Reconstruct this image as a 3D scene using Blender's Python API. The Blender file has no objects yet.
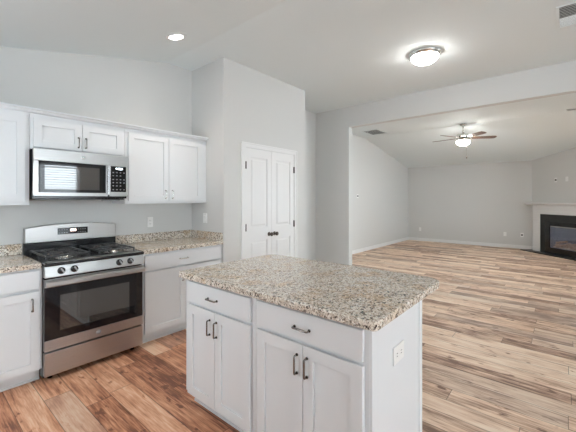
import bpy, math, random
from mathutils import Vector, Matrix
random.seed(7)
PI = math.pi
sc = bpy.context.scene
col = sc.collection

# ------------------------------------------------------------------ camera
YAW = math.atan(277/327.0)
cam_d = bpy.data.cameras.new('camera'); cam = bpy.data.objects.new('camera', cam_d); col.objects.link(cam)
cam.location = (0, 0, 1.40); cam.rotation_euler = (PI/2, 0, YAW-PI/2)
cam_d.sensor_width = 36; cam_d.lens = 327/576.0*36; cam_d.shift_y = -17/576.0
cam_d.clip_start = 0.02; cam_d.clip_end = 100
sc.camera = cam

# ------------------------------------------------------------------ world and exposure
w = bpy.data.worlds.new('world'); sc.world = w; w.use_nodes = True
bg = w.node_tree.nodes['Background']
bg.inputs[0].default_value = (0.82, 0.93, 1.0, 1); bg.inputs[1].default_value = 5.0
sc.view_settings.view_transform = 'Standard'; sc.view_settings.look = 'None'
sc.view_settings.gamma = 1; sc.view_settings.use_curve_mapping = False
sc.view_settings.exposure = 1.45
try:
    sc.cycles.max_bounces = 10; sc.cycles.diffuse_bounces = 7
    sc.cycles.sample_clamp_indirect = 8
except Exception: pass

def portal(loc, rot, sx, sy):
    l = bpy.data.lights.new('window_daylight', 'AREA'); l.shape = 'RECTANGLE'; l.size = sx; l.size_y = sy
    o = bpy.data.objects.new('window_daylight', l); col.objects.link(o); o.location = loc; o.rotation_euler = rot
    l.cycles.is_portal = True
DOME_E, FAN_E, CAN_E, CAN_W = 18.0, 36.0, 16.0, 10.0

# ------------------------------------------------------------------ node materials
def newmat(name):
    m = bpy.data.materials.new(name); m.use_nodes = True
    return m, m.node_tree, m.node_tree.nodes['Principled BSDF']
def setp(b, **k):
    for n, v in k.items():
        n = n.replace('_', ' ')
        b.inputs[n].default_value = v
def simple(name, c, rough=.5, metal=0, bump=0, bscale=200, ior=1.45, var=0.03):
    m, t, b = newmat(name)
    setp(b, Base_Color=(*c, 1), Roughness=rough, Metallic=metal, IOR=ior)
    tc = t.nodes.new('ShaderNodeTexCoord'); nz = t.nodes.new('ShaderNodeTexNoise'); nz.inputs['Scale'].default_value = bscale
    t.links.new(tc.outputs['Object'], nz.inputs['Vector'])
    mx = t.nodes.new('ShaderNodeMix'); mx.data_type = 'RGBA'
    mx.inputs[6].default_value = (*[x*(1-var) for x in c], 1); mx.inputs[7].default_value = (*[min(1, x*(1+var)) for x in c], 1)
    t.links.new(nz.outputs['Fac'], mx.inputs[0]); t.links.new(mx.outputs[2], b.inputs['Base Color'])
    if bump:
        bp = t.nodes.new('ShaderNodeBump'); bp.inputs['Strength'].default_value = bump; bp.inputs['Distance'].default_value = .001
        t.links.new(nz.outputs['Fac'], bp.inputs['Height']); t.links.new(bp.outputs['Normal'], b.inputs['Normal'])
    return m
def steel(name, c=(.60, .60, .61), rough=.26, axis=0):
    m, t, b = newmat(name)
    setp(b, Metallic=1.0, Roughness=rough)
    tc = t.nodes.new('ShaderNodeTexCoord'); mp = t.nodes.new('ShaderNodeMapping'); nz = t.nodes.new('ShaderNodeTexNoise')
    s = [900, 900, 900]; s[axis] = 6; mp.inputs['Scale'].default_value = s; nz.inputs['Scale'].default_value = 1
    t.links.new(tc.outputs['Object'], mp.inputs['Vector']); t.links.new(mp.outputs['Vector'], nz.inputs['Vector'])
    mx = t.nodes.new('ShaderNodeMix'); mx.data_type = 'RGBA'
    mx.inputs[6].default_value = (*[x*.85 for x in c], 1); mx.inputs[7].default_value = (*[x*1.12 for x in c], 1)
    t.links.new(nz.outputs['Fac'], mx.inputs[0]); t.links.new(mx.outputs[2], b.inputs['Base Color'])
    mr = t.nodes.new('ShaderNodeMapRange'); mr.inputs['To Min'].default_value = rough*.8; mr.inputs['To Max'].default_value = rough*1.25
    t.links.new(nz.outputs['Fac'], mr.inputs['Value']); t.links.new(mr.outputs['Result'], b.inputs['Roughness'])
    return m
def emit(name, c, s):
    m, t, b = newmat(name); setp(b, Base_Color=(.9, .9, .88, 1), Roughness=.4)
    b.inputs['Emission Color'].default_value = (*c, 1); b.inputs['Emission Strength'].default_value = s
    return m
def glass(name, tint=(1, 1, 1), refl=.06, rough=.02):
    m = bpy.data.materials.new(name); m.use_nodes = True; t = m.node_tree; t.nodes.clear()
    o = t.nodes.new('ShaderNodeOutputMaterial'); tr = t.nodes.new('ShaderNodeBsdfTransparent'); g = t.nodes.new('ShaderNodeBsdfGlossy')
    mx = t.nodes.new('ShaderNodeMixShader'); fr = t.nodes.new('ShaderNodeLayerWeight'); fr.inputs['Blend'].default_value = .15; ad = t.nodes.new('ShaderNodeMath'); ad.operation = 'MULTIPLY_ADD'; ad.use_clamp = True; ad.inputs[1].default_value = .6
    tr.inputs[0].default_value = (*tint, 1); g.inputs[0].default_value = (1, 1, 1, 1); g.inputs['Roughness'].default_value = rough
    ad.inputs[2].default_value = refl
    t.links.new(fr.outputs['Facing'], ad.inputs[0]); t.links.new(ad.outputs[0], mx.inputs[0])
    t.links.new(tr.outputs[0], mx.inputs[1]); t.links.new(g.outputs[0], mx.inputs[2]); t.links.new(mx.outputs[0], o.inputs[0])
    return m
def ramp(t, stops, interp='LINEAR'):
    r = t.nodes.new('ShaderNodeValToRGB'); e = r.color_ramp; e.interpolation = interp
    while len(e.elements) < len(stops): e.elements.new(.5)
    for k, (p, c) in enumerate(stops):
        e.elements[k].position = p; e.elements[k].color = (*c, 1)
    return r
def granite():
    m, t, b = newmat('speckled_granite'); setp(b, Roughness=.16)
    L = t.links.new
    tc = t.nodes.new('ShaderNodeTexCoord')
    wn = t.nodes.new('ShaderNodeTexNoise'); wn.inputs['Scale'].default_value = 70; wn.inputs['Detail'].default_value = 2
    L(tc.outputs['Object'], wn.inputs['Vector'])
    vm = t.nodes.new('ShaderNodeVectorMath'); vm.operation = 'SCALE'; vm.inputs['Scale'].default_value = .016; L(wn.outputs['Color'], vm.inputs[0])
    va = t.nodes.new('ShaderNodeVectorMath'); va.operation = 'ADD'; L(tc.outputs['Object'], va.inputs[0]); L(vm.outputs[0], va.inputs[1])
    vo = t.nodes.new('ShaderNodeTexVoronoi'); vo.inputs['Scale'].default_value = 125; L(va.outputs[0], vo.inputs['Vector'])
    sp = t.nodes.new('ShaderNodeSeparateColor'); L(vo.outputs['Color'], sp.inputs[0])
    r1 = ramp(t, [(0, (.05, .04, .035)), (.08, (.22, .18, .15)), (.18, (.42, .35, .29)), (.30, (.60, .52, .43)), (.52, (.74, .67, .58)), (.78, (.85, .80, .73))], 'CONSTANT')
    L(sp.outputs[0], r1.inputs[0])
    # drifting rusty patches
    n2 = t.nodes.new('ShaderNodeTexNoise'); n2.inputs['Scale'].default_value = 7; n2.inputs['Detail'].default_value = 4; L(tc.outputs['Object'], n2.inputs['Vector'])
    r2 = ramp(t, [(.50, (0, 0, 0)), (.68, (1, 1, 1))]); L(n2.outputs['Fac'], r2.inputs[0])
    mu = t.nodes.new('ShaderNodeMix'); mu.data_type = 'RGBA'; mu.blend_type = 'MULTIPLY'
    L(r2.outputs[0], mu.inputs[0]); L(r1.outputs[0], mu.inputs[6]); mu.inputs[7].default_value = (.93, .82, .70, 1)
    # fine dark pepper
    n3 = t.nodes.new('ShaderNodeTexNoise'); n3.inputs['Scale'].default_value = 190; n3.inputs['Detail'].default_value = 3; L(tc.outputs['Object'], n3.inputs['Vector'])
    r3 = ramp(t, [(.36, (.25, .22, .2)), (.46, (1, 1, 1))]); L(n3.outputs['Fac'], r3.inputs[0])
    m3 = t.nodes.new('ShaderNodeMix'); m3.data_type = 'RGBA'; m3.blend_type = 'MULTIPLY'; m3.inputs[0].default_value = .7
    L(mu.outputs[2], m3.inputs[6]); L(r3.outputs[0], m3.inputs[7]); L(m3.outputs[2], b.inputs['Base Color'])
    return m
def planks():
    m, t, b = newmat('wood_plank_floor'); L = t.links.new
    W, LEN, OFF = .165, 1.25, .140
    tc = t.nodes.new('ShaderNodeTexCoord'); sx = t.nodes.new('ShaderNodeSeparateXYZ'); L(tc.outputs['Object'], sx.inputs[0])
    def mth(op, a, bb=None, cc=None):
        n = t.nodes.new('ShaderNodeMath'); n.operation = op
        for k, v in enumerate((a, bb, cc)):
            if v is None: continue
            if isinstance(v, (int, float)): n.inputs[k].default_value = v
            else: L(v, n.inputs[k])
        return n.outputs[0]
    X, Y = sx.outputs[0], sx.outputs[1]
    gx = mth('DIVIDE', mth('SUBTRACT', X, OFF), W); ix = mth('FLOOR', gx); fx = mth('FRACT', gx)
    wn = t.nodes.new('ShaderNodeTexWhiteNoise'); wn.noise_dimensions = '1D'; L(ix, wn.inputs['W'])
    gy = mth('ADD', mth('DIVIDE', Y, LEN), mth('MULTIPLY', wn.outputs['Value'], 7.3)); iy = mth('FLOOR', gy); fy = mth('FRACT', gy)
    cb = t.nodes.new('ShaderNodeCombineXYZ'); L(ix, cb.inputs[0]); L(iy, cb.inputs[1])
    pr = t.nodes.new('ShaderNodeTexWhiteNoise'); pr.noise_dimensions = '3D'; L(cb.outputs[0], pr.inputs['Vector'])
    rs = t.nodes.new('ShaderNodeSeparateColor'); L(pr.outputs['Color'], rs.inputs[0])
    # grain, stretched along the plank and shifted per plank
    gv = t.nodes.new('ShaderNodeCombineXYZ'); L(mth('MULTIPLY', X, 38), gv.inputs[0]); L(mth('MULTIPLY', Y, 1.9), gv.inputs[1]); L(mth('MULTIPLY', rs.outputs[2], 90), gv.inputs[2])
    n1 = t.nodes.new('ShaderNodeTexNoise'); n1.inputs['Scale'].default_value = 1; n1.inputs['Detail'].default_value = 6; n1.inputs['Roughness'].default_value = .62; n1.inputs['Distortion'].default_value = .6; L(gv.outputs[0], n1.inputs['Vector'])
    gv2 = t.nodes.new('ShaderNodeCombineXYZ'); L(mth('MULTIPLY', X, 9), gv2.inputs[0]); L(mth('MULTIPLY', Y, 3.2), gv2.inputs[1]); L(mth('MULTIPLY', rs.outputs[0], 55), gv2.inputs[2])
    n2 = t.nodes.new('ShaderNodeTexNoise'); n2.inputs['Scale'].default_value = 1; n2.inputs['Detail'].default_value = 4; L(gv2.outputs[0], n2.inputs['Vector'])
    v = mth('ADD', mth('ADD', mth('MULTIPLY', rs.outputs[0], .70), -.04), mth('ADD', mth('MULTIPLY', mth('SUBTRACT', n1.outputs['Fac'], .5), 1.75), mth('MULTIPLY', mth('SUBTRACT', n2.outputs['Fac'], .5), 1.2)))
    gv3 = t.nodes.new('ShaderNodeCombineXYZ'); L(mth('MULTIPLY', X, 120), gv3.inputs[0]); L(mth('MULTIPLY', Y, 9), gv3.inputs[1]); L(mth('MULTIPLY', rs.outputs[2], 40), gv3.inputs[2])
    n3 = t.nodes.new('ShaderNodeTexNoise'); n3.inputs['Scale'].default_value = 1; n3.inputs['Detail'].default_value = 3; L(gv3.outputs[0], n3.inputs['Vector'])
    gv4 = t.nodes.new('ShaderNodeCombineXYZ'); L(mth('MULTIPLY', X, 17), gv4.inputs[0]); L(mth('MULTIPLY', Y, 8), gv4.inputs[1]); L(mth('MULTIPLY', rs.outputs[0], 70), gv4.inputs[2])
    n4 = t.nodes.new('ShaderNodeTexNoise'); n4.inputs['Scale'].default_value = 1; n4.inputs['Detail'].default_value = 5; L(gv4.outputs[0], n4.inputs['Vector'])
    knot = mth('MAXIMUM', mth('SUBTRACT', n4.outputs['Fac'], .62), 0.0)
    v = mth('ADD', v, mth('MULTIPLY', mth('SUBTRACT', n3.outputs['Fac'], .5), .9))
    v = mth('SUBTRACT', v, mth('MULTIPLY', knot, 6.5))
    v = mth('ADD', v, .19)
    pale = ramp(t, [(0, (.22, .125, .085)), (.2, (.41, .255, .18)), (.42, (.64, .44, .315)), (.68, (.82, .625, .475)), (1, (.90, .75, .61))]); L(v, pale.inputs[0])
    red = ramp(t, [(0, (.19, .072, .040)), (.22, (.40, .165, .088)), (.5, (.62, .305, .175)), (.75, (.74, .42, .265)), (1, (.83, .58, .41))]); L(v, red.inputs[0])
    # warm kitchen light painted into the aisle boards as a redder ramp
    warm_light = mth('GREATER_THAN', mth('ADD', mth('MULTIPLY', mth('SUBTRACT', 1.9, X), 3), mth('SUBTRACT', rs.outputs[1], .5)), 0.0)
    mx = t.nodes.new('ShaderNodeMix'); mx.data_type = 'RGBA'; L(warm_light, mx.inputs[0]); L(pale.outputs[0], mx.inputs[6]); L(red.outputs[0], mx.inputs[7])
    gr = t.nodes.new('ShaderNodeMix'); gr.data_type = 'RGBA'; L(mth('MULTIPLY', mth('GREATER_THAN', rs.outputs[1], .80), .25), gr.inputs[0]); L(mx.outputs[2], gr.inputs[6]); gr.inputs[7].default_value = (.40, .35, .31, 1)
    ex = mth('MINIMUM', fx, mth('SUBTRACT', 1, fx)); ey = mth('MINIMUM', fy, mth('SUBTRACT', 1, fy))
    seam = mth('MINIMUM', mth('MULTIPLY', ex, W), mth('MULTIPLY', ey, LEN))
    sr = t.nodes.new('ShaderNodeMapRange'); sr.inputs['From Min'].default_value = .0008; sr.inputs['From Max'].default_value = .0032; sr.inputs['To Min'].default_value = .35; L(seam, sr.inputs['Value'])
    ms = t.nodes.new('ShaderNodeMix'); ms.data_type = 'RGBA'; ms.blend_type = 'MULTIPLY'; ms.inputs[0].default_value = 1
    L(gr.outputs[2], ms.inputs[6]); cc = t.nodes.new('ShaderNodeCombineColor')
    for k in range(3): L(sr.outputs['Result'], cc.inputs[k])
    L(cc.outputs[0], ms.inputs[7]); L(ms.outputs[2], b.inputs['Base Color'])
    rr = t.nodes.new('ShaderNodeMapRange'); rr.inputs['To Min'].default_value = .42; rr.inputs['To Max'].default_value = .62; L(n1.outputs['Fac'], rr.inputs['Value']); L(rr.outputs['Result'], b.inputs['Roughness'])
    bp = t.nodes.new('ShaderNodeBump'); bp.inputs['Strength'].default_value = .25; bp.inputs['Distance'].default_value = .002; L(sr.outputs['Result'], bp.inputs['Height']); L(bp.outputs['Normal'], b.inputs['Normal'])
    return m
def bladewood():
    m, t, b = newmat('dark_walnut_blade'); setp(b, Roughness=.45); L = t.links.new
    tc = t.nodes.new('ShaderNodeTexCoord'); mp = t.nodes.new('ShaderNodeMapping'); mp.inputs['Scale'].default_value = (5, 60, 60)
    nz = t.nodes.new('ShaderNodeTexNoise'); nz.inputs['Scale'].default_value = 1; L(tc.outputs['Object'], mp.inputs[0]); L(mp.outputs[0], nz.inputs['Vector'])
    r = ramp(t, [(.3, (.06, .035, .025)), (.7, (.16, .095, .065))]); L(nz.outputs['Fac'], r.inputs[0]); L(r.outputs[0], b.inputs['Base Color'])
    return m

M = dict(
    wall=simple('wall_paint', (.61, .61, .60), .75, bump=.15, bscale=350, var=.01),
    ceil=simple('ceiling_paint', (.73, .775, .785), .85, bump=.15, bscale=300, var=.01),
    trim=simple('white_trim_paint', (.75, .75, .75), .4, var=.01),
    cab=simple('white_cabinet_paint', (.715, .735, .755), .38, var=.01),
    inner=simple('cabinet_shadow_interior', (.45, .45, .45), .6),
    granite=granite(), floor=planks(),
    steel=steel('brushed_stainless', (.49, .485, .48), .30), steel_v=steel('brushed_stainless_upright', axis=2),
    nickel=steel('darkened_nickel', (.26, .245, .235), .24, 2), bright=simple('polished_nickel', (.72, .72, .70), .22, 1),  # darker nickel has the shade on the pulls put into its colour
    black=simple('black_enamel', (.012, .012, .014), .18, ior=1.6), iron=simple('cast_iron', (.05, .05, .053), .28, bump=.1, bscale=400),
    bglass=simple('black_glass', (.008, .008, .010), .05, ior=1.5, var=0), winglass=simple('smoked_window_glass', (.05, .05, .05), .07, ior=2.3, var=0),
    screen=simple('perforated_screen_glass', (.045, .043, .04), .03, ior=2.1, bscale=900, var=.25),
    brass=simple('copper_burner', (.75, .42, .28), .3, 1), bronze=simple('dark_bronze', (.10, .085, .075), .3, 1),
    plate=simple('white_plastic', (.82, .82, .81), .35), slot=simple('dark_slot', (.05, .05, .05), .6), grey=simple('grey_plastic', (.30, .31, .32), .5),
    mark=simple('pale_print', (.30, .31, .32), .5), digits=emit('lit_digits', (.8, .95, 1), 3), rdigits=emit('lit_red_digits', (1, .75, .65), 2),
    dome=emit('lit_frosted_glass', (1, .98, .95), DOME_E), fanglass=emit('lit_fan_bowl', (1, .96, .90), FAN_E), can=emit('lit_lens', (1, .97, .93), CAN_E),
    blade=bladewood(), slate=simple('black_slate', (.022, .024, .024), .3, bump=.2, bscale=60, var=.3),
    firebrick=simple('firebox_liner', (.17, .19, .26), .7, bump=.4, bscale=30, var=.15),
    log=simple('ceramic_log', (.50, .33, .24), .8, bump=1, bscale=40, var=.45), ember=simple('ember_rock', (.60, .44, .34), .8, bump=1, bscale=60, var=.6),
    fglass=glass('fireplace_glass', (.85, .88, .95), .05), pane=glass('window_glass', (1, 1, 1), .0), blind=simple('white_blind_slat', (.85, .86, .86), .4),
    vent=simple('vent_white', (.73, .775, .785), .5), ventdark=simple('vent_duct_dark', (.12, .12, .115), .7),
)

# ------------------------------------------------------------------ mesh helpers
class MB:
    def __init__(s): s.v = []; s.f = []; s.sm = []
    def add(s, vs, fs, smooth=False, mat=None):
        b = len(s.v); s.v += [tuple(mat @ Vector(p)) if mat else tuple(p) for p in vs]
        for f in fs: s.f.append([b+i for i in f]); s.sm.append(smooth)
        return s
    def box(s, x0, x1, y0, y1, z0, z1, mat=None):
        vs = [(x, y, z) for x in (x0, x1) for y in (y0, y1) for z in (z0, z1)]
        return s.add(vs, [(0, 1, 3, 2), (4, 6, 7, 5), (0, 4, 5, 1), (2, 3, 7, 6), (0, 2, 6, 4), (1, 5, 7, 3)], mat=mat)
    def prism(s, pts, a0, a1, axis='y', mat=None, smooth=False):
        n = len(pts)
        def P(p, a): return {'y': (p[0], a, p[1]), 'z': (p[0], p[1], a), 'x': (a, p[0], p[1])}[axis]
        vs = [P(p, a0) for p in pts]+[P(p, a1) for p in pts]
        s.add(vs, [[i, (i+1) % n, n+(i+1) % n, n+i] for i in range(n)], smooth, mat)
        s.add(vs, [list(range(n))[::-1], [n+i for i in range(n)]], False, mat)
        return s
    def lathe(s, prof, c=(0, 0, 0), n=32, mat=None, smooth=True):
        vs = []; fs = []; m = len(prof)
        for k in range(n):
            a = 2*PI*k/n
            for r, z in prof: vs.append((c[0]+r*math.cos(a), c[1]+r*math.sin(a), c[2]+z))
        for k in range(n):
            for j in range(m-1):
                a, b_ = k*m+j, ((k+1) % n)*m+j
                fs.append((a, b_, b_+1, a+1))
        s.add(vs, fs, smooth, mat)
        for j in (0, m-1):
            if prof[j][0] > 1e-6: s.add([vs[k*m+j] for k in range(n)], [list(range(n))], False, mat)
        return s
    def cyl(s, p0, p1, r, n=16, r1=None, smooth=True):
        p0 = Vector(p0); p1 = Vector(p1); d = p1-p0; q = d.to_track_quat('Z', 'Y').to_matrix().to_4x4(); q.translation = p0
        return s.lathe([(r, 0), (r if r1 is None else r1, d.length)], n=n, mat=q, smooth=smooth)
    def tube(s, pts, r, n=10, closed=False):
        pts = [Vector(p) for p in pts]; N = len(pts); vs = []; fs = []
        up = None
        for i in range(N):
            a = pts[(i-1) % N] if (closed or i > 0) else pts[0]; c = pts[(i+1) % N] if (closed or i < N-1) else pts[-1]
            t = (c-a).normalized()
            if up is None: up = t.orthogonal().normalized()
            up = (up-t*up.dot(t)).normalized(); sd = t.cross(up)
            for k in range(n):
                an = 2*PI*k/n; vs.append(tuple(pts[i]+up*math.cos(an)*r+sd*math.sin(an)*r))
        for i in range(N if closed else N-1):
            for k in range(n):
                a = i*n+k; b_ = i*n+(k+1) % n; c = ((i+1) % N)*n+(k+1) % n; d = ((i+1) % N)*n+k
                fs.append((a, b_, c, d))
        s.add(vs, fs, True)
        if not closed: s.add(vs[:n], [list(range(n))[::-1]]); s.add(vs[-n:], [list(range(n))])
        return s
def obj(name, mb, mat, parent=None, bevel=0, seg=2, label=None, autosm=False):
    me = bpy.data.meshes.new(name); me.from_pydata(mb.v, [], mb.f); me.validate()
    if len(me.polygons) == len(mb.sm):
        me.polygons.foreach_set('use_smooth', mb.sm)
    me.materials.append(M[mat] if isinstance(mat, str) else mat)
    import bmesh
    bm = bmesh.new(); bm.from_mesh(me); bmesh.ops.remove_doubles(bm, verts=bm.verts, dist=1e-6); bmesh.ops.recalc_face_normals(bm, faces=bm.faces); bm.to_mesh(me); bm.free()
    o = bpy.data.objects.new(name, me); col.objects.link(o)
    if parent: o.parent = parent
    if bevel:
        bv = o.modifiers.new('bevel', 'BEVEL'); bv.width = bevel; bv.segments = seg; bv.limit_method = 'ANGLE'; bv.angle_limit = math.radians(50)
    if label: o['label'] = label
    return o
def thing(name, label, cat, loc=(0, 0, 0), rz=0, group=None, rot=None):
    o = bpy.data.objects.new(name, None); col.objects.link(o); o.location = loc; o.rotation_euler = rot or (0, 0, rz); o.empty_display_size = .1
    o['label'] = label; o['category'] = cat
    if group: o['group'] = group
    return o
def struct(name, mb, mat, bevel=0, label=None, cat=None):
    o = obj(name, mb, mat, bevel=bevel); o['kind'] = 'structure'
    if label: o['label'] = label
    if cat: o['category'] = cat
    return o

# ------------------------------------------------------------------ room shell
H0, XC1, XC2 = 3.045, 2.063, 8.05
S1, S2 = .229, .182
XL, XF, YB, YR, YG, YF = -1.0, 11.24, 3.665, -4.6, 4.11, -.9
def ceil_z(x): return H0-max(0, XC1-x)*S1-max(0, x-XC2)*S2
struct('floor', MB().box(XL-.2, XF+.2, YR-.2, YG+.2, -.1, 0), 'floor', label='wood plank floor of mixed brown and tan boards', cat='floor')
c = MB().prism([(XL-.2, ceil_z(XL-.2)), (XC1, H0), (XC2, H0), (XF+.2, ceil_z(XF+.2)), (XF+.2, 3.25), (XL-.2, 3.25)], YR-.2, YG+.2)
struct('ceiling', c, 'ceil', label='pale grey vaulted ceiling that levels out in the middle', cat='ceiling')
ZT = 3.1
def walls(name, boxes, label):
    m = MB()
    for b_ in boxes: m.box(*b_)
    return struct(name, m, 'wall', label=label, cat='wall')
walls('wall_range', [(XL-.1, 5.15, YB, YB+.12, 0, ZT)], 'pale grey wall behind the range and the upper cabinets')
walls('wall_pantry_side', [(2.41, 2.53, 3.02, YB, 0, ZT)], 'short side wall of the pantry at the end of the counter')
PD0, PD1, PDZ = 2.735, 3.690, 2.040
walls('wall_pantry_front', [(2.53, PD0, 3.02, 3.14, 0, ZT), (PD1, 3.97, 3.02, 3.14, 0, ZT), (PD0, PD1, 3.02, 3.14, PDZ, ZT)], 'pantry wall around the double doors')
walls('wall_pantry_end', [(3.85, 3.97, 3.14, YB, 0, ZT)], 'far end wall of the pantry')
JY, HZ = 2.94, 2.685
walls('wall_opening', [(5.15, 5.27, JY, YG, 0, ZT), (5.15, 5.27, YR, YF, 0, ZT), (5.15, 5.27, YF, JY, HZ, ZT)], 'wall with the wide square opening into the living room')
walls('wall_living_left', [(5.27, XF+.12, YG, YG+.12, 0, ZT)], 'long left wall of the living room')
walls('wall_living_far', [(XF, XF+.12, .60, YG, 0, ZT)], 'far wall of the living room')
# diagonal fireplace wall
FC = Vector((XF, .695, 0)); SL = 2.24; FROT = math.radians(225)
F = Matrix.Translation(FC) @ Matrix.Rotation(FROT, 4, 'Z')     # local x runs along the wall, local -y points into the room
def fmat(): return F
struct('wall_fireplace', MB().box(0, SL, 0, .12, 0, ZT, mat=F), 'wall', label='angled corner wall above the fireplace', cat='wall')
def holed(name, axis, a0, a1, b0, b1, holes, label):
    """a wall along x ('x': b is y) or y ('y': b is x) with rectangular holes (a,b,z0,z1)"""
    m = MB(); cur = a0
    def bx(p, q, z0, z1):
        if q-p < 1e-4: return
        m.box(p, q, b0, b1, z0, z1) if axis == 'x' else m.box(b0, b1, p, q, z0, z1)
    for (p, q, z0, z1) in sorted(holes):
        bx(cur, p, 0, ZT)
        if z0 > 0: bx(p, q, 0, z0)
        bx(p, q, z1, ZT); cur = q
    bx(cur, a1, 0, ZT)
    return struct(name, m, 'wall', label=label, cat='wall')
WK = [(-.4, .7, .02, 2.15), (1.35, 2.2, .95, 2.30), (2.42, 3.42, .95, 2.42)]  # unseen openings added for daylight, except the last, the blind window
WG = [(5.7, 6.8, .6, 2.2), (8.0, 9.3, .6, 2.2)]  # unseen living room windows, added to let in daylight
WL = [(-4.2, -2.9, .6, 2.15), (1.95, 2.75, 1.0, 2.1)]  # unseen windows added for daylight, one placed to brighten the aisle
holed('wall_rear', 'x', XL-.1, 5.15, YR-.12, YR, WK, 'rear kitchen wall with blind window plus added window and glass door')
holed('wall_living_right', 'x', 5.27, 9.72, YF-.12, YF, WG, 'right wall of the living room')
holed('wall_kitchen_left', 'y', YR, YB, XL-.12, XL, WL, 'left kitchen wall')
wi = 0
def window(axis, p, q, z0, z1, b, sgn, blind=False):
    global wi; wi += 1
    t = bpy.data.objects.new('window_%d' % wi, None); col.objects.link(t); t['kind'] = 'structure'; t.location = (0, 0, 0)
    m = MB(); fw = .05
    def bx(mm, a, c_, y0, y1, u, v):
        mm.box(a, c_, y0, y1, u, v) if axis == 'x' else mm.box(y0, y1, a, c_, u, v)
    y0, y1 = sorted((b+sgn*.02, b+sgn*.08))
    bx(m, p, p+fw, y0, y1, z0, z1); bx(m, q-fw, q, y0, y1, z0, z1); bx(m, p+fw, q-fw, y0, y1, z0, z0+fw); bx(m, p+fw, q-fw, y0, y1, z1-fw, z1)
    mid = (z0+z1)/2
    if z0 > .3: bx(m, p+fw, q-fw, y0, y1, mid-.02, mid+.02)
    else: bx(m, (p+q)/2-.03, (p+q)/2+.03, y0, y1, z0+fw, z1-fw)
    obj('window_frame', m, 'trim', t, .003)
    g = MB(); yc = (y0+y1)/2; bx(g, p+fw, q-fw, yc-.002, yc+.002, z0+fw, z1-fw); obj('window_pane', g, 'pane', t)
    cx, cz = (p+q)/2, (z0+z1)/2; off = b+sgn*.10
    if axis == 'x': portal((cx, off, cz), (PI/2, 0, 0) if sgn > 0 else (-PI/2, 0, 0), q-p, z1-z0)
    else: portal((off, cx, cz), (0, -PI/2, 0), z1-z0, q-p)
for h in WK: window('x', *h, YR, -1)
for h in WG: window('x', *h, YF, -1)
for h in WL: window('y', *h, XL, -1)
bl = thing('window_blind', 'white slatted blind seen only as a reflection in the microwave door', 'blind', (2.92, YR+.05, 1.02))
m = MB()
for k in range(18):
    z = .03+k*.069
    m.prism([(-.022, z-.014), (0, z+.002), (.022, z+.016), (.022, z+.019), (0, z+.005), (-.022, z-.011)], -.52, .52, 'x')
obj('slat_panel', m, 'blind', bl)
obj('headrail', MB().box(-.53, .53, -.03, .03, 1.26, 1.31), 'blind', bl, .004)

# baseboards and trim
def baseboard(name, b, mat=None):
    m = MB(); m.box(*b, 0, .10, mat=mat)
    x0, x1, y0, y1 = b
    return struct(name, m, 'trim', bevel=.006)
baseboard('baseboard_living_left', (5.27, XF, YG-.015, YG))
baseboard('baseboard_far', (XF-.015, XF, .70, YG-.015))
baseboard('baseboard_fireplace_wall', (0.02, .20, -.015, 0), F)
baseboard('baseboard_opening', (5.135, 5.15, JY, YB-.015))
baseboard('baseboard_jamb', (5.135, 5.285, JY-.015, JY))
baseboard('baseboard_alcove', (3.97, 5.135, YB-.015, YB))
baseboard('baseboard_pantry', (3.76, 3.985, 3.005, 3.02))
baseboard('baseboard_pantry_left', (2.40, 2.672, 3.005, 3.02))
baseboard('baseboard_living_right', (5.27, 9.62, YF, YF+.015))
baseboard('baseboard_rear', (XL, 1.70, YR, YR+.015))
# pantry casing
m = MB(); CW = .062
m.box(PD0-CW, PD0, 3.003, 3.02, 0, PDZ+CW); m.box(PD1, PD1+CW, 3.003, 3.02, 0, PDZ+CW); m.box(PD0, PD1, 3.003, 3.02, PDZ, PDZ+CW)
m.box(PD0-CW, PD0-CW+.016, 2.997, 3.003, 0, PDZ+CW); m.box(PD1+CW-.016, PD1+CW, 2.997, 3.003, 0, PDZ+CW); m.box(PD0-CW+.016, PD1+CW-.016, 2.997, 3.003, PDZ+CW-.016, PDZ+CW)
m.box(PD0, PD0+.004, 3.02, 3.14, 0, PDZ); m.box(PD1-.004, PD1, 3.02, 3.14, 0, PDZ); m.box(PD0+.004, PD1-.004, 3.02, 3.14, PDZ-.004, PDZ)
struct('trim_1', m, 'trim', bevel=.003, label='white casing around the pantry doors', cat='trim')

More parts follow.
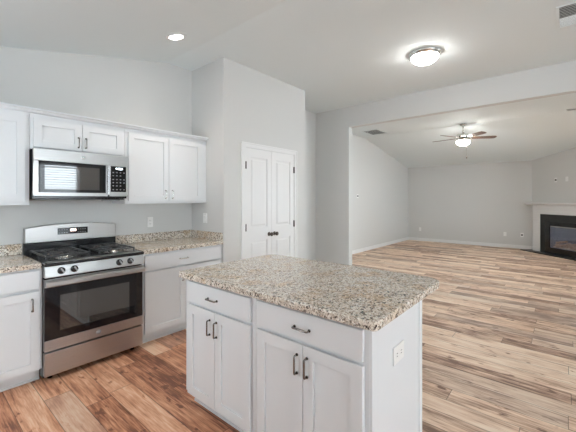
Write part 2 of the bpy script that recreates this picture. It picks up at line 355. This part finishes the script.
def panel_door(n, x0, x1, hinge_left):
    """two panel moulded interior door in the plane y=3.012"""
    w = x1-x0; h = 2.028; y = 3.010; t = .035; m = MB(); z0 = .008
    st = .082; rails = [(z0, .21), (.87, 1.035), (1.925, z0+h)]
    m.box(x0, x0+st, y, y+t, z0, z0+h); m.box(x1-st, x1, y, y+t, z0, z0+h)
    for a, b_ in rails: m.box(x0+st, x1-st, y, y+t, a, b_)
    for a, b_ in ((.21, .87), (1.035, 1.925)):
        px0, px1 = x0+st, x1-st
        m.box(px0, px1, y+.012, y+t-.004, a, b_)
        i1, i2 = .022, .04
        vs = []
        for (i, yy) in ((.0, y+.0115), (i1, y+.0115), (i2, y+.003)):
            vs += [(px0+i, yy, a+i), (px1-i, yy, a+i), (px1-i, yy, b_-i), (px0+i, yy, b_-i)]
        fs = [[r*4+k, r*4+(k+1) % 4, (r+1)*4+(k+1) % 4, (r+1)*4+k] for r in range(2) for k in range(4)]+[[8, 9, 10, 11]]
        m.add(vs, fs)
    d = obj('door_%d' % n, m, 'trim'); d['kind'] = 'structure'; d['category'] = 'door'
    d['label'] = 'white two panel pantry door, the %s leaf of the pair' % ('left' if hinge_left else 'right')
    hx = x0 if hinge_left else x1
    for z in (.25, 1.045, 1.82):
        obj('hinge', MB().cyl((hx, 3.0, z-.045), (hx, 3.0, z+.045), .0075, 10).box(hx-.014, hx+.014, 3.004, 3.0095, z-.045, z+.045), 'bronze', d)
    kx = x1-.05 if hinge_left else x0+.05
    k = MB().lathe([(.0, 0), (.026, 0), (.028, .003), (.026, .007), (.011, .009), (.010, .03), (.018, .036), (.027, .048), (.026, .058), (.015, .066), (0, .068)], n=24, mat=Matrix.Translation((kx, y, .935)) @ Matrix.Rotation(PI/2, 4, 'X'))
    obj('door_knob', k, 'bronze', d)
panel_door(1, PD0+.006, 3.2105, True)
panel_door(2, 3.2145, PD1-.006, False)

# ------------------------------------------------------------------ cabinets (local: x to the right, -y towards the viewer, z up)
def shaker(x0, x1, z0, z1, y=-.02, rail=.058):
    m = MB(); t = .02
    m.box(x0, x0+rail, y, y+t, z0, z1); m.box(x1-rail, x1, y, y+t, z0, z1)
    m.box(x0+rail, x1-rail, y, y+t, z0, z0+rail); m.box(x0+rail, x1-rail, y, y+t, z1-rail, z1)
    m.box(x0+rail, x1-rail, y+.010, y+t-.002, z0+rail, z1-rail)
    return m
def pull(cx, cz, L=.088, vertical=True, y=-.02):
    m = MB(); r = .0048; o = .023; h = L/2
    def P(a, d): return (cx, y-d, cz+a) if vertical else (cx+a, y-d, cz)
    pts = [P(-h, 0), P(-h, o*.82), P(-h+.002, o*.95), P(-h+.005, o), P(0, o), P(h-.005, o), P(h-.002, o*.95), P(h, o*.82), P(h, 0)]
    m.tube(pts, r, 10)
    for a in (-h, h): m.cyl(P(a, 0), P(a, .004), .0075, 12)
    return m
def base_cabinet(label, loc, rz, wdt, doors, drawers, hmat='nickel', kick_h=.105, depth=.60, x_in=0.0, group=None, end_r=False, handles=None, top=.876):
    t = thing('base_cabinet', label, 'cabinet', loc, rz, group)
    b = MB().box(0, wdt, .019, depth, kick_h, top)
    obj('carcass', b, 'cab', t, .001)
    f = MB(); y0, y1 = 0, .019
    xs = sorted(set([d[0] for d in doors]+[d[1] for d in doors]))
    f.box(0, wdt, y0, y1, kick_h, kick_h+.03); f.box(0, wdt, y0, y1, top-.03, top)
    f.box(0, .04, y0, y1, kick_h+.03, top-.03); f.box(wdt-.04, wdt, y0, y1, kick_h+.03, top-.03)
    f.box(.04, wdt-.04, y0+.002, y1, kick_h+.03, top-.03)
    obj('face_frame', f, 'cab', t, .0008)
    obj('toe_kick', MB().box(0, wdt, .075, .09, 0, kick_h).box(0, wdt, .063, .075, 0, .016), 'cab', t, .002)
    for k, (a, b_, z0, z1, hx, hz) in enumerate(doors):
        d = obj('door', shaker(a, b_, z0, z1), 'cab', t, .0015)
        obj('handle', pull(hx, hz), hmat, d)
    for (a, b_, z0, z1, hx, hz) in drawers:
        d = obj('drawer_front', MB().box(a, b_, -.02, 0, z0, z1), 'cab', t, .003)
        obj('handle', pull(hx, hz, vertical=False), hmat, d)
    return t
# range wall: front frame plane y=3.055
FY = 3.055
cx0 = -.24
base_cabinet('white base cabinet left of the range', (cx0, FY, 0), 0, .692-cx0,
    [(.0275, .4525, .110, .700, .412, .60), (.4565, .915, .110, .700, .869, .605)], [(.0275, .915, .722, .858, .47, .79)])
base_cabinet('white base cabinet right of the range, in the corner by the pantry', (1.458, FY, 0), 0, 2.41-1.458,
    [(.030, .468, .112, .700, .43, .60), (.472, .914, .112, .700, .51, .60)], [(.030, .914, .715, .856, .443, .785)], hmat='bright')  # lit copy of the pull metal, lighter than the shaded one
# island: front frame plane x=1.25, local x -> world -y
IX, IY0, IY1 = 1.25, 1.965, .605
iw = (IY0-IY1)/2
base_cabinet('left half of the white kitchen island, next to the range aisle', (IX, IY0, 0), -PI/2, iw-.002,
    [(.044, .334, .112, .704, .290, .607), (.338, .646, .112, .704, .357, .607)], [(.044, .646, .722, .856, .318, .782)], group=None)
uy = IY0-iw
t = base_cabinet('right half of the white kitchen island, with the outlet on its end panel', (IX, uy, 0), -PI/2, iw-.012,
    [(.022, .332, .112, .704, .300, .607), (.336, .646, .112, .704, .360, .607)], [(.022, .646, .722, .856, .330, .784)])
obj('end_panel', MB().box(iw-.012, iw+.0, 0.0, .56, .0, .876), 'cab', t, .002)
obj('corner_post', MB().box(iw-.012, iw+.006, .56, .602, 0, .876), 'cab', t, .003)
bp_ = thing('island_back_panel', 'white back panel of the island facing the living room', 'panel', (IX+.602, (IY0+IY1)/2, 0))
obj('panel_board', MB().box(0.0, .012, -(IY0-IY1)/2, (IY0-IY1)/2, 0, .876), 'cab', bp_, .002)

# worktops
def rounded(x0, x1, y0, y1, rs, n=8):
    pts = []
    for (cx, cy, r, a0) in ((x1-rs[0], y1-rs[0], rs[0], 0), (x0+rs[1], y1-rs[1], rs[1], 90), (x0+rs[2], y0+rs[2], rs[2], 180), (x1-rs[3], y0+rs[3], rs[3], 270)):
        for k in range(n+1):
            a = math.radians(a0+90*k/n); pts.append((cx+r*math.cos(a), cy+r*math.sin(a)))
    return pts
o = obj('island_countertop', MB().prism(rounded(1.196, 2.125, .563, 1.985, (.10, .02, .025, .10)), .877, .915, 'z'), 'granite', bevel=.005, seg=3)
o['label'] = 'speckled beige granite countertop on the kitchen island'; o['category'] = 'countertop'
CT = .877, .915
t = thing('countertop', 'speckled granite countertop with backsplash left of the range', 'countertop', (cx0, 3.02, CT[0]))
obj('slab', MB().box(0, .683-cx0, 0, .644, 0, .038), 'granite', t, .004, 3)
obj('backsplash', MB().box(0, .683-cx0, .624, .644, .0385, .130), 'granite', t, .002)
t = thing('countertop', 'speckled granite countertop with backsplash right of the range', 'countertop', (1.462, 3.02, CT[0]))
wd = 2.409-1.462
obj('slab', MB().box(0, wd, 0, .644, 0, .038), 'granite', t, .004, 3)
obj('backsplash', MB().box(0, wd-.021, .624, .644, .0385, .130), 'granite', t, .002)
obj('side_splash', MB().box(wd-.020, wd, .012, .644, .0385, .130), 'granite', t, .002)

# uppers: door front y=3.335, frame 3.355
UY = 3.355; UB, UT = 1.352, 2.108
def upper(label, x0, x1, zb, doors, hz, hl, hmat='nickel'):
    t = thing('upper_cabinet', label, 'cabinet', (x0, UY, zb), 0)
    w_ = x1-x0; h = UT-zb
    obj('carcass', MB().box(0, w_, .019, YB-UY-.001, 0, h), 'cab', t, .001)
    obj('face_frame', MB().box(0, w_, 0, .019, 0, h), 'cab', t, .001)
    for (a, b_, z0, z1, hx) in doors:
        d = obj('door', shaker(a-x0, b_-x0, z0-zb, z1-zb), 'cab', t, .0015)
        obj('handle', pull(hx-x0, hz-zb, hl), hmat, d)
upper('white upper cabinet left of the microwave, cut off by the picture edge', -.24, .676, UB, [(-.21, .2175, 1.38, 2.072, .18), (.2215, .648, 1.38, 2.072, .26)], 1.46, .085)
upper('short white two-door cabinet directly above the microwave', .678, 1.436, 1.815, [(.699, 1.053, 1.832, 2.072, 1.025), (1.057, 1.412, 1.832, 2.072, 1.085)], 1.905, .085)
upper('white upper cabinet between the microwave and the pantry wall', 1.438, 2.409, UB, [(1.467, 1.903, 1.38, 2.072, 1.865), (1.907, 2.334, 1.38, 2.072, 1.945)], 1.45, .085, 'bright')  # pulls in the brighter nickel, light put into their colour
m = MB().prism([(3.3555, UT), (3.353, UT), (3.335, UT+.006), (3.325, UT+.022), (3.318, UT+.024), (3.306, UT+.026), (3.306, UT+.038), (3.664, UT+.038), (3.664, UT+.001)], -.24, 2.409, 'x')
o = obj('cabinet_crown', m, 'cab'); o['label'] = 'slim white crown moulding along the tops of the upper cabinets'; o['category'] = 'moulding'

# ------------------------------------------------------------------ microwave
mx0, mx1, mz0, mz1 = .682, 1.432, 1.405, 1.813; my = 3.262
t = thing('microwave', 'stainless over-the-range microwave with black glass door', 'microwave', (mx0, my, mz0))
W_, Hh = mx1-mx0, mz1-mz0
obj('housing', MB().box(.004, W_-.004, .03, YB-my-.002, 0, Hh-.001), 'black', t, .002)
obj('top_band', MB().box(0, W_, 0, .029, .310, Hh), 'steel', t, .003)
dr = obj('door', MB().box(0, .035, 0, .029, .05, .3095).box(.035, .562, .002, .029, .05, .3095).box(0, .562, 0, .029, .02, .05), 'steel', t, .002)
obj('window', MB().box(.036, .545, -.0015, .002, .050, .308), 'bglass', dr, .001)
obj('screen', MB().box(.075, .49, -.0028, -.0016, .075, .275), 'screen', dr)
obj('handle', MB().prism([(.551, .0), (.551, -.022), (.557, -.032), (.571, -.032), (.577, -.022), (.577, 0), (.572, 0), (.570, -.020), (.558, -.020), (.556, 0)], .035, .305, 'z'), 'steel_v', dr, .001)
cp = obj('control_panel', MB().box(.582, W_, 0, .029, .02, .3095), 'steel', t, .002)
obj('keypad', MB().box(.588, W_-.022, -.0015, .0, .062, .305), 'bglass', cp, .001)
m = MB(); rnd = random.Random(3)
for r_ in range(6):
    for c_ in range(4):
        if r_ in (1, 4) and c_ == 3: continue
        x = .603+c_*.033; z = .080+r_*.030+(.006 if r_ > 0 else 0)+(.006 if r_ > 3 else 0)
        obj('key', MB().box(x, x+.013, -.0022, -.0016, z, z+.008), 'mark', cp)
obj('display_digits', MB().box(.634, .646, -.0022, -.0016, .277, .290).box(.652, .672, -.0022, -.0016, .275, .291).box(.675, .693, -.0022, -.0016, .275, .291), 'digits', cp)
obj('emblem', MB().lathe([(0, -.002), (.014, -.002), (.016, 0), (.016, .002)], n=24, mat=Matrix.Translation((.36, 0, .362)) @ Matrix.Rotation(-PI/2, 4, 'X')).tube([(.36+.012*math.cos(a*PI/12), -.0022, .362+.012*math.sin(a*PI/12)) for a in range(24)], .001, 6, True), 'bright', t)
obj('vent_strip', MB().box(.02, W_-.02, .05, .30, -.012, -.0005), 'black', t, .003)
obj('task_lamp', MB().box(.55, .70, .07, .13, -.022, -.0125), 'grey', t, .002)

# ------------------------------------------------------------------ range
rx0, rx1 = .690, 1.449; ry = 2.995
t = thing('gas_range', 'freestanding stainless gas range with black cooktop', 'range', (rx0, ry, 0))
W_ = rx1-rx0
obj('body', MB().box(.004, W_-.004, .045, .655, .03, .895), 'black', t, .002)
obj('storage_drawer', MB().box(.004, W_-.004, -.002, .044, .050, .226), 'steel', t, .004)
od = obj('oven_door', MB().box(.004, W_-.004, 0, .044, .238, .790), 'black', t, .003)
obj('lower_trim', MB().box(.004, W_-.004, -.004, -.0005, .240, .322), 'steel', od, .001)
obj('door_glass', MB().box(.006, W_-.006, -.004, -.0005, .324, .724), 'bglass', od, .001)
obj('oven_window', MB().box(.105, .632, -.0052, -.0041, .385, .655), 'screen', od)
m = MB()
for (a, b_, c_, d_) in ((.10, .637, .655, .661), (.10, .637, .379, .385), (.10, .105, .385, .655), (.632, .637, .385, .655)): m.box(a, b_, -.0062, -.0041, c_, d_)
obj('window_border', m, 'black', od)
m = MB().box(.004, W_-.004, -.004, -.0005, .726, .788)
obj('upper_trim', m, 'steel', od, .001)
m = MB().prism([(-.050, .735), (-.054, .742), (-.054, .768), (-.048, .778), (-.034, .778), (-.034, .735)], .004, W_-.004, 'x').box(.02, .05, -.034, -.004, .742, .772).box(W_-.05, W_-.02, -.034, -.004, .742, .772)
obj('handle', m, 'steel', od, .002)
obj('emblem', MB().lathe([(0, -.002), (.018, -.002), (.020, 0), (.020, .001)], n=28, mat=Matrix.Translation((.378, -.004, .284)) @ Matrix.Rotation(-PI/2, 4, 'X')), 'grey', od)
# control panel with slight lean
cp = obj('control_panel', MB().prism([(-.028, .806), (-.012, .888), (.044, .888), (.044, .802), (-.024, .802)], .002, W_-.002, 'x'), 'steel', t, .003)
tilt = math.atan2(.016, .082)
for x in (.107, .196, .538, .632):
    k = obj('knob', MB().lathe([(0, 0), (.026, 0), (.027, .004), (.023, .008), (.020, .026), (.018, .030), (0, .031)], n=28, mat=Matrix.Translation((x, -.0205, .846)) @ Matrix.Rotation(PI/2-tilt, 4, 'X')), 'black', cp)
    obj('knob_grip', MB().box(-.005, .005, -.019, .019, .030, .042, mat=Matrix.Translation((x, -.0205, .846)) @ Matrix.Rotation(PI/2-tilt, 4, 'X') @ Matrix.Rotation(.5, 4, 'Z')), 'grey', k, .002)
obj('cooktop_lip', MB().box(.001, W_-.001, -.026, .07, .889, .912), 'black', t, .005, 3)
obj('lip_strip', MB().box(.02, W_-.02, -.014, .068, .9125, .9145), 'steel', t)
obj('cooktop', MB().box(.001, W_-.001, .0705, .585, .896, .912).box(.02, W_-.02, .075, .57, .912, .914), 'black', t, .004)
bs = [(.185, .19), (.185, .44), (.565, .19), (.565, .44)]
for k, (bx_, by_) in enumerate(bs):
    r = (.046, .038, .050, .036)[k]
    b_ = obj('burner', MB().lathe([(r+.022, .9145), (r+.018, .918), (r, .919), (r-.004, .930), (r-.008, .932), (0, .932)], c=(bx_, by_, 0), n=28), 'brass' if k == 1 else 'bright', t)
    obj('burner_cap', MB().lathe([(r-.006, .9325), (r-.004, .936), (r-.007, .940), (0, .941)], c=(bx_, by_, 0), n=28), 'iron', b_)
for s_ in (.03, .412):
    g = MB(); x0, x1 = s_, s_+.31; y0, y1 = .085, .565; zt = .953; r = .006
    def loop(a, b_, c_, d_, z): return [(a, c_, z), (b_, c_, z), (b_, d_, z), (a, d_, z)]
    for (a, b_, c_, d_) in ((x0, x1, y0, y0+.012), (x0, x1, y1-.012, y1), (x0, x0+.012, y0, y1), (x1-.012, x1, y0, y1), (x0, x1, .319, .331)):
        g.box(a, b_, c_, d_, zt-.012, zt)
    for (bx_, by_) in ((s_+.155, .19), (s_+.155, .44)):
        for q in range(4):
            a = PI/4+q*PI/2; ca, sa = math.cos(a), math.sin(a)
            g.tube([(bx_+.025*ca, by_+.025*sa, zt-.002), (bx_+.07*ca, by_+.07*sa, zt+.001), (bx_+.125*ca, by_+.095*sa, zt-.006)], .0055, 8)
        g.tube([(bx_+.085*math.cos(a*PI/16), by_+.075*math.sin(a*PI/16), zt-.006) for a in range(32)], .0045, 8, True)
        g.box(x0, bx_-.03, by_-.005, by_+.005, zt-.01, zt); g.box(bx_+.03, x1, by_-.005, by_+.005, zt-.01, zt)
    for xx in (x0+.006, x1-.006):
        for yy in (y0+.006, .325, y1-.006): g.cyl((xx, yy, .914), (xx, yy, zt-.008), .007, 8)
    obj('grate', g, 'iron', t, .0015)
# backguard
N = 24; arc = [(W_*k/N, 1.142+.030*(1-(2*k/N-1)**2)) for k in range(N+1)]
def bgprism(mb, y0, y1, z0, lift0, x_in=0):
    pts = [(x, z) for x, z in arc]+[(W_, z0), (0, z0)]
    return mb.prism(pts, y0, y1, 'y')
obj('backguard_base', MB().box(0, W_, .600, .655, .896, 1.008).box(.02, W_-.02, .5855, .6, .93, .945), 'black', t, .004)
bgd = obj('backguard', bgprism(MB(), .592, .650, 1.008, 0), 'steel', t, .006)
dp = obj('display_panel', MB().box(.242, .492, .5895, .592, 1.070, 1.130), 'bglass', bgd, .001)
m = MB()
for k in range(5):
    for z in (1.080, 1.108):
        for side in (.252, .405):
            if k < 4: obj('key', MB().box(side+k*.020, side+k*.020+.009, .5885, .5894, z, z+.006), 'mark', dp)
obj('display_digits', MB().box(.345, .357, .5885, .5894, 1.095, 1.116).box(.361, .373, .5885, .5894, 1.095, 1.116).box(.379, .391, .5885, .5894, 1.095, 1.116), 'rdigits', dp)
m = MB()
for x in (.06, W_-.06):
    for y in (.09, .60): obj('levelling_foot', MB().cyl((x, y, 0), (x, y, .0295), .018, 12), 'black', t)

# ------------------------------------------------------------------ outlets, switches
def plate(name, label, cat, loc, rz, wd=.07, ht=.115, kind='duplex', group=None):
    t = thing(name, label, cat, loc, rz, group)
    obj('cover_plate', MB().box(-wd/2, wd/2, -.006, 0, -ht/2, ht/2), 'plate', t, .002)
    if kind == 'duplex':
        for xx in ([0] if wd < .1 else [-.023, .023]):
            for zz in (-.021, .021):
                r_ = obj('socket', MB().box(xx-.016, xx+.016, -.0078, -.006, zz-.014, zz+.014), 'plate', t, .001)
                obj('slots', MB().box(xx-.008, xx-.005, -.0083, -.0079, zz-.004, zz+.006).box(xx+.005, xx+.008, -.0083, -.0079, zz-.004, zz+.006), 'slot', r_)
    elif kind == 'sideways':
        for xx in (-.024, .024):
            r_ = obj('socket', MB().box(xx-.016, xx+.016, -.0078, -.006, -.017, .017), 'plate', t, .001)
            obj('slots', MB().box(xx-.006, xx+.005, -.0083, -.0079, -.008, -.005).box(xx-.006, xx+.005, -.0083, -.0079, .005, .008), 'slot', r_)
    elif kind == 'switch':
        for xx in ([0] if wd < .1 else [-.023, .023]):
            obj('rocker', MB().prism([(-.006, -.032), (-.0095, -.030), (-.0065, 0), (-.0095, .030), (-.006, .032)], xx-.016, xx+.016, 'x'), 'plate', t)
    elif kind == 'cable':
        obj('cable_port', MB().cyl((0, -.006, 0), (0, -.013, 0), .024, 16), 'slot', t)
    return t
plate('wall_outlet', 'white outlet on the wall above the counter right of the range', 'outlet', (1.855, YB, 1.132), 0)
plate('light_switch', 'white switch plate on the short pantry wall at the counter corner', 'switch', (2.41, 3.375, 1.165), PI/2*-1, .075, .118, 'switch')
plate('wall_outlet', 'white outlet set sideways on the end panel of the kitchen island', 'outlet', (1.520, IY1-.0, .672), 0, .125, .082, 'sideways')
plate('wall_outlet', 'white outlet low on the far wall near its left corner', 'outlet', (XF, 3.71, .39), -PI/2)
plate('wall_outlet', 'white outlet low on the far wall, left of the black cable plate', 'outlet', (XF, 1.32, .39), -PI/2)
plate('cable_plate', 'small white plate with a black port beside the fireplace, low on the far wall', 'cable plate', (XF, .92, .39), -PI/2, kind='cable')
plate('thermostat_plate', 'small white plate with a black centre on the left living room wall', 'wall plate', (7.643, YG, 1.475), 0, .09, .10, 'cable')
def fl(x, y, z): p = F @ Vector((x, y, z)); return p
plate('cable_plate', 'white plate with a black port on the wall above the mantel', 'cable plate', fl(.737, 0, 1.882), FROT, kind='cable')
plate('wall_outlet', 'white outlet on the wall above the mantel, right of the cable plate', 'outlet', fl(1.036, 0, 1.889), FROT)

# ------------------------------------------------------------------ fireplace (local frame: x along wall, -y into the room)
t = thing('fireplace', 'white mantel fireplace with black slate surround and glass front', 'fireplace', FC, FROT)
fc = 1.12; D = .15
def both(f_): 
    for s_ in (-1, 1): f_(s_)
def X_(s_, a, b_): return tuple(sorted((fc+s_*a, fc+s_*b_)))
for s_ in (-1, 1):
    a, b_ = X_(s_, .700, .915)
    m = MB().box(a, b_, -D, -.001, 0, 1.09); a2, b2 = X_(s_, .730, .885); m.box(a2, b2, -D-.008, -D, .16, 1.02); a3, b3 = X_(s_, .695, .92); m.box(a3, b3, -D-.014, -D, 0, .13)
    obj('mantel_leg', m, 'trim', t, .004)
obj('mantel_frieze', MB().box(fc-.915, fc+.915, -D, -.001, 1.0905, 1.235).box(fc-.7, fc+.7, -D, -.001, 1.008, 1.09).box(fc-.86, fc+.86, -D-.008, -D, 1.11, 1.19), 'trim', t, .003)
m = MB().prism([(-.001, 1.2355), (-D-.012, 1.2355), (-D-.03, 1.245), (-D-.055, 1.262), (-D-.07, 1.265), (-D-.07, 1.272), (-D-.10, 1.274), (-D-.10, 1.304), (-.001, 1.304)], fc-1.118, fc+1.118, 'x')
obj('mantel_shelf', m, 'trim', t, .002)
m = MB().box(fc-.699, fc-.545, -D+.008, -.001, 0, 1.007).box(fc+.545, fc+.699, -D+.008, -.001, 0, 1.007).box(fc-.545, fc+.545, -D+.008, -.001, .83, 1.007)
obj('slate_surround', m, 'slate', t, .002)
# firebox metal face
m = MB(); 
m.box(fc-.544, fc-.405, -D-.004, -.001, .02, .829); m.box(fc+.405, fc+.544, -D-.004, -.001, .02, .829); m.box(fc-.405, fc+.405, -D-.004, -.001, .735, .829); m.box(fc-.405, fc+.405, -D-.004, -.001, .02, .17)
ff = obj('firebox_face', m, 'black', t, .004)
m = MB()
for z, h_ in [(.045+k*.024, .010) for k in range(4)]+[(.76+k*.02, .008) for k in range(3)]:
    obj('louvre', MB().box(fc-.50, fc+.50, -D-.010, -D-.0045, z, z+h_), 'black', ff)
obj('hood_glint', MB().box(fc-.36, fc+.36, -D-.022, -D-.0185, .700, .716), 'steel', ff)  # bright strip standing in for the highlight reflected on the hood
m = MB()
for (a, b_, c_, d_) in ((fc-.43, fc-.40, .15, .75), (fc+.40, fc+.43, .15, .75), (fc-.40, fc+.40, .15, .175), (fc-.40, fc+.40, .725, .75)): m.box(a, b_, -D-.018, -D-.004, c_, d_)
obj('door_frame', m, 'black', t, .004)
obj('liner', MB().box(fc-.405, fc+.405, -.012, -.001, .17, .735).box(fc-.405, fc-.395, -.14, -.012, .17, .735).box(fc+.395, fc+.405, -.14, -.012, .17, .735).box(fc-.395, fc+.395, -.14, -.012, .17, .18), 'firebrick', t)
gl = obj('glass_door', MB().box(fc-.40, fc+.40, -D-.010, -D-.007, .175, .725), 'fglass', t)
rnd = random.Random(11)
def blob(mb, c_, sx, sy, sz, n=10, seed=0):
    rr = random.Random(seed); rings = 6; vs = []; fs = []
    for i in range(rings+1):
        ph = PI*i/rings
        for k in range(n):
            a = 2*PI*k/n; q = 1+rr.uniform(-.16, .16) if 0 < i < rings else 1
            vs.append((c_[0]+sx*q*math.sin(ph)*math.cos(a), c_[1]+sy*q*math.sin(ph)*math.sin(a), c_[2]+sz*q*math.cos(ph)))
    for i in range(rings):
        for k in range(n): fs.append((i*n+k, i*n+(k+1) % n, (i+1)*n+(k+1) % n, (i+1)*n+k))
    mb.add(vs, fs, True); return mb
for k, (p0, p1, r) in enumerate((((-.33, -.05, .235), (.30, -.045, .245), .042), ((-.25, -.105, .215), (.02, -.07, .29), .033), ((.28, -.105, .22), (.02, -.06, .31), .032), ((-.30, -.06, .30), (-.02, -.07, .36), .028), ((.08, -.07, .30), (.33, -.05, .33), .026))):
    a = Vector((fc+p0[0], p0[1], p0[2])); b_ = Vector((fc+p1[0], p1[1], p1[2])); rr = random.Random(k); m = MB(); pts = []
    for q in range(9):
        pts.append(a.lerp(b_, q/8)+Vector((0, rr.uniform(-.006, .006), rr.uniform(-.008, .008))))
    m.tube(pts, r, 12); obj('log', m, 'log', t)
for k in range(22):
    x = fc-.36+.72*(k+.5)/22+rnd.uniform(-.01, .01); s_ = rnd.uniform(.014, .028)
    obj('ember', blob(MB(), (x, rnd.uniform(-.122, -.085), .18+s_*.7), s_*1.2, s_*.7, s_, 8, k), 'ember', t)
obj('hearth_slab', MB().box(.02, 2.22, -.36, -D-.02, .0005, .022).box(.02, .19, -D-.02, -.016, .0005, .022), 'slate', t, .003)

# ------------------------------------------------------------------ ceiling fixtures
rl = (1.703, 2.854); rz_ = ceil_z(rl[0])
ta = math.atan(S1)
t = thing('recessed_light', 'round recessed ceiling light above the range aisle', 'ceiling light', (rl[0], rl[1], rz_), rot=(PI, -ta, 0) if False else (0, -ta, 0))
obj('trim_ring', MB().lathe([(.0625, -.001), (.0625, -.004), (.072, -.012), (.094, -.009), (.098, -.0005)], n=40), 'trim', t)
obj('lens', MB().lathe([(0, -.0075), (.045, -.0068), (.062, -.004), (.062, -.001)], n=40), 'can', t)
t = thing('dome_ceiling_light', 'lit flush dome ceiling light with nickel rim in the kitchen', 'ceiling light', (3.815, 1.21, H0))
obj('rim', MB().lathe([(.12, -.0005), (.168, -.0005), (.172, -.010), (.168, -.022), (.160, -.028), (.158, -.040), (.150, -.046), (.140, -.040)], n=48), 'bright', t)
obj('glass_dome', MB().lathe([(.146, -.043), (.140, -.060), (.122, -.083), (.095, -.101), (.060, -.113), (.025, -.118), (0, -.119)], n=48), 'dome', t)
obj('finial', MB().lathe([(0, -.119), (.012, -.120), (.010, -.128), (.006, -.134), (0, -.136)], n=16), 'nickel', t)

def can_lamp(x, y, e):
    l = bpy.data.lights.new('recessed_lamp', 'SPOT'); l.energy = e; l.color = (1, .88, .76); l.spot_size = math.radians(125); l.spot_blend = .8; l.shadow_soft_size = .06
    o = bpy.data.objects.new('recessed_lamp', l); col.objects.link(o); o.location = (x, y, ceil_z(x)-.03)
can_lamp(rl[0], rl[1], CAN_W)
for (x, y) in ((-.15, 1.9),):  # added lamp, not seen, to brighten the aisle floor
    t = thing('recessed_light', 'added unseen recessed ceiling light that brightens the near end of the aisle', 'ceiling light', (x, y, ceil_z(x)), rot=(0, -ta, 0))
    obj('trim_ring', MB().lathe([(.0625, -.001), (.0625, -.004), (.072, -.012), (.094, -.009), (.098, -.0005)], n=40), 'trim', t)
    obj('lens', MB().lathe([(0, -.0075), (.045, -.0068), (.062, -.004), (.062, -.001)], n=40), 'can', t)
    can_lamp(x, y, CAN_W*.6)

def register(name, label, loc, rz, L, Wd, n, along='x', group=None, tilt=0, two=False):
    t = thing(name, label, 'ceiling vent', loc, group=group, rot=(0, tilt, rz))
    fw = .022
    m = MB().box(-L/2, L/2, -Wd/2, -Wd/2+fw, -.008, -.0005).box(-L/2, L/2, Wd/2-fw, Wd/2, -.008, -.0005).box(-L/2, -L/2+fw, -Wd/2+fw, Wd/2-fw, -.008, -.0005).box(L/2-fw, L/2, -Wd/2+fw, Wd/2-fw, -.008, -.0005)
    obj('frame', m, 'vent', t, .003)
    obj('duct', MB().box(-L/2+fw, L/2-fw, -Wd/2+fw, Wd/2-fw, -.0015, -.0005), 'ventdark', t)
    m = MB(); a = Wd-2*fw
    for k in range(n):
        y = -Wd/2+fw+a*(k+.5)/n; h = a/n*.42
        if k >= n/2 and two: m.prism([(y-h*.3, -.0035), (y+h*.3, -.012), (y+h*.3+.0015, -.0115), (y-h*.3+.0015, -.003)], -L/2+fw, L/2-fw, 'x')
        else: m.prism([(y-h, -.003), (y+h, -.011), (y+h, -.0125), (y-h, -.0045)][::(1 if True else -1)] if False else [(y-h, -.012), (y+h, -.004), (y+h, -.0025), (y-h, -.0105)], -L/2+fw, L/2-fw, 'x')
    obj('slats', m, 'vent', t)
    return t
register('ceiling_vent', 'white ceiling vent in the kitchen, at the top right corner', (3.86, -.13, H0), -PI/2, .38, .47, 14, two=True)
register('ceiling_vent', 'large ceiling return vent in the living room, behind the top of the opening', (7.52, 3.58, H0), 0, .58, .40, 12)
register('ceiling_vent', 'narrow ceiling vent in the living room near the right picture edge', (7.94, -.22, H0), -PI/2, .42, .13, 3)

# ceiling fan
t = thing('ceiling_fan', 'five-blade ceiling fan with lit bowl in the living room', 'ceiling fan', (7.93, 1.70, H0))
obj('canopy', MB().lathe([(.068, -.0005), (.070, -.012), (.062, -.035), (.030, -.052), (.018, -.056), (0, -.056)], n=32), 'bright', t)
obj('downrod', MB().cyl((0, 0, -.056), (0, 0, -.205), .013, 16), 'bright', t)
def dn(p, d=.06): return [(r_, z-d) for r_, z in p]
obj('motor_housing', MB().lathe(dn([(0, -.140), (.030, -.142), (.045, -.152), (.110, -.165), (.135, -.185), (.138, -.215), (.120, -.235), (.075, -.240), (0, -.242)]), n=40), 'bright', t)
fit = obj('light_fitter', MB().lathe(dn([(0, -.2425), (.075, -.243), (.080, -.275), (.120, -.300), (.128, -.310), (.120, -.314), (0, -.314)]), n=40), 'bright', t)
obj('glass_bowl', MB().lathe(dn([(.128, -.3145), (.136, -.325), (.132, -.355), (.110, -.385), (.070, -.408), (.030, -.418), (0, -.420)]), n=40), 'fanglass', t)
obj('finial', MB().lathe(dn([(0, -.420), (.014, -.422), (.010, -.432), (0, -.438)]), n=14), 'nickel', t)
VD = math.degrees(YAW)
for a_view in (61, 133, 205, 277, 349):
    # view angle 0 = picture right, 90 = away from the camera
    wa = math.radians(a_view-90+VD)
    R_ = Matrix.Rotation(wa, 4, 'Z') @ Matrix.Translation((0, 0, -.312)) @ Matrix.Rotation(math.radians(-12), 4, 'X')
    pts = [(.19, -.048), (.24, -.058), (.57, -.070), (.635, -.062), (.655, -.035), (.66, 0), (.655, .035), (.635, .062), (.57, .070), (.24, .058), (.19, .048)]
    b_ = obj('blade', MB().prism(pts, -.004, .004, 'z', mat=R_), 'blade', t, .001)
    obj('blade_iron', MB().box(.11, .20, -.012, .012, .004, .010, mat=R_).prism([(.19, -.03), (.26, -.035), (.28, 0), (.26, .035), (.19, .03)], .0045, .009, 'z', mat=R_), 'nickel', b_)
pc = obj('pull_chain', MB().cyl((.09, -.05, -.36), (.09, -.05, -.71), .0022, 6).cyl((.09, -.05, -.71), (.09, -.05, -.755), .010, 10), 'nickel', t)
bpy.context.view_layer.update()
